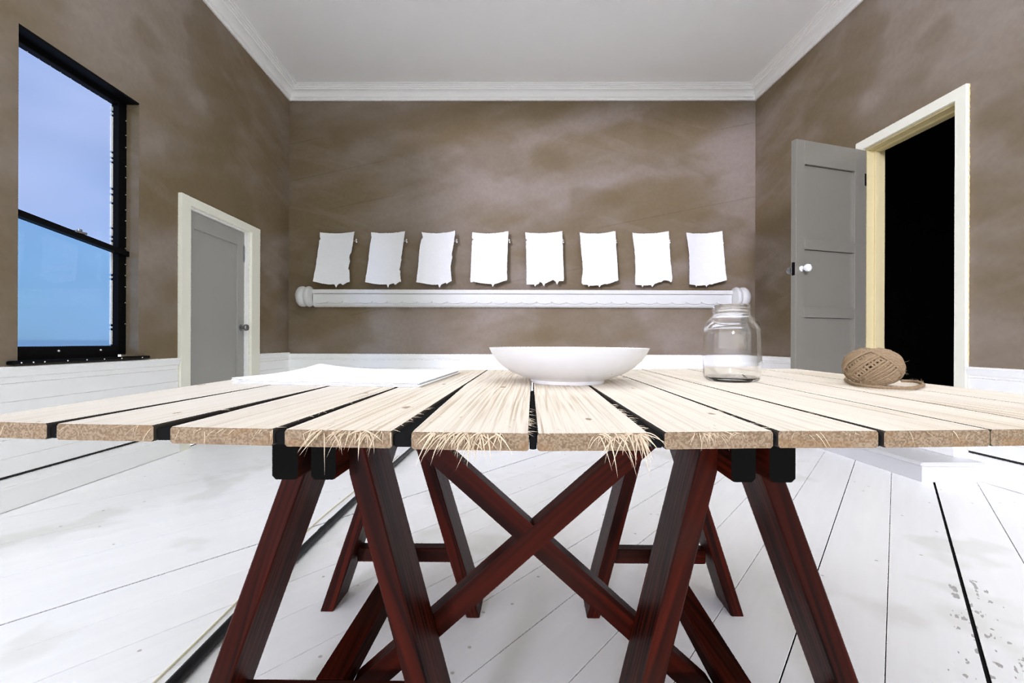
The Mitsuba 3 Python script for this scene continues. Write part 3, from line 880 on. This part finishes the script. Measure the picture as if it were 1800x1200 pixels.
# ------------------------------------------------------------------ glass jar
jo = [(0, .004), (.03, .003), (.055, .0), (.064, .0), (.073, .004), (.0795, .012), (.0815, .022), (.082, .05), (.0818, .13), (.0805, .146), (.076, .158), (.068, .168), (.059, .176), (.0525, .182), (.0505, .1855),
      (.050, .189), (.0505, .1905), (.053, .1925), (.0505, .1955), (.0500, .1985), (.0502, .200), (.0525, .202), (.0502, .2045), (.0498, .2085), (.0495, .2115), (.048, .213)]
ji = [(.046, .2115), (.0462, .205), (.0462, .187), (.0485, .181), (.056, .172), (.0655, .1635), (.073, .1545), (.077, .144), (.0782, .13), (.0784, .05), (.0778, .022), (.0745, .0135), (.066, .009), (.045, .0085), (.02, .0105), (0, .0115)]
put('glass_jar', lathe([(r * (.895 + .06 * max(0, min(1, (z - .16) / .02))), z) for r, z in jo + ji], 96, center=(.656, 1.278, ZT + .0006)), 'mat_glass', smooth=35)
tag('glass_jar', 'empty clear glass jar with a screw neck and no lid, on the table', 'jar')

# ------------------------------------------------------------------ ball of twine
tb = 'twine_ball'
tag(tb, 'brown jute twine ball with a loose end curling round it on the table', 'twine')
bc = np.array([.955, 1.165, ZT + .0478])
coils = []


def coil(lon0, L, k, r=.003):
    tt = np.linspace(0, 2 * math.pi, 72, endpoint=False)
    lon, lat = lon0 + tt, L * np.sin(tt)
    w = .4 * np.sin(tt * 7 + lon0 * 5) * .02
    p = np.stack([.0565 * k * np.cos(lat + w) * np.cos(lon), .0565 * k * np.cos(lat + w) * np.sin(lon), .0455 * k * np.sin(lat + w) / math.sin(1.15)], 1)
    p[:, 2] = np.clip(p[:, 2], -.0437, .2)
    return tube(bc + p, r, 7, close=True)


for q in range(26):
    coils.append(coil(q / 26 * 2 * math.pi + nrg.normal() * .05, rng.uniform(.95, 1.1), rng.uniform(.93, .98)))
for q in range(14):
    coils.append(coil(math.radians(-90 + rng.uniform(-85, 60)), rng.uniform(.9, 1.05), rng.uniform(.985, 1.015)))
for q in range(9):
    coils.append(coil(math.radians(-254 + q * 7.4), 1.02 + .02 * math.sin(q), 1.04 + .012 * (q % 3)))
put(tb + '__windings', cat(*coils), 'mat_twine', smooth=True)
core = trimesh.creation.icosphere(3, 1.0)
core.apply_scale((.047, .047, .036)).apply_translation(bc)
put(tb + '__core', core, 'mat_core', smooth=True)
pp = [at(x, y, 2, ZT + .006) for x, y in ((1497, 662), (1489, 664), (1490, 670), (1504, 675), (1530, 679), (1560, 681), (1590, 682), (1612, 680), (1623, 676.5), (1617, 672.5), (1603, 670), (1584, 669))]
cv = spl(pp, 220)
tg = np.gradient(cv, axis=0); tg /= np.linalg.norm(tg, axis=1, keepdims=True)
sd = np.cross(tg, [0, 0, 1.0]); sd /= np.linalg.norm(sd, axis=1, keepdims=True)
up_ = np.cross(sd, tg)
s = np.r_[0, np.cumsum(np.linalg.norm(np.diff(cv, axis=0), axis=1))]
strands = []
for k in range(3):
    a = s / .021 * 2 * math.pi + k * 2 * math.pi / 3
    strands.append(tube(cv + .0021 * (np.cos(a)[:, None] * sd + np.sin(a)[:, None] * up_), .0021, 7))
put(tb + '__loose_end', cat(*strands), 'mat_twine', smooth=True)
fz = []
for q in range(170):
    lon, lat = rng.uniform(0, 2 * math.pi), rng.uniform(-.7, 1.3)
    d = np.array([math.cos(lat) * math.cos(lon), math.cos(lat) * math.sin(lon), math.sin(lat)])
    p = bc + d * np.array([.0585, .0585, .046])
    dd = d + nrg.normal(size=3) * .7
    fz.append(fibre(p, dd, rng.uniform(.004, .018), rng.uniform(-.2, .5), .00022))
for q in range(25):
    c = cv[rng.randrange(20, 215)]
    fz.append(fibre(c + [0, 0, .003], nrg.normal(size=3) * [.6, .6, .3] + [0, 0, .7], rng.uniform(.004, .012), .1, .00022))
fz = [m for m in fz if m.bounds[0, 2] > ZT + .0006]
k = put(tb + '__fuzz', cat(*fz), 'mat_fuzz')
labels[k] = {'kind': 'stuff'}
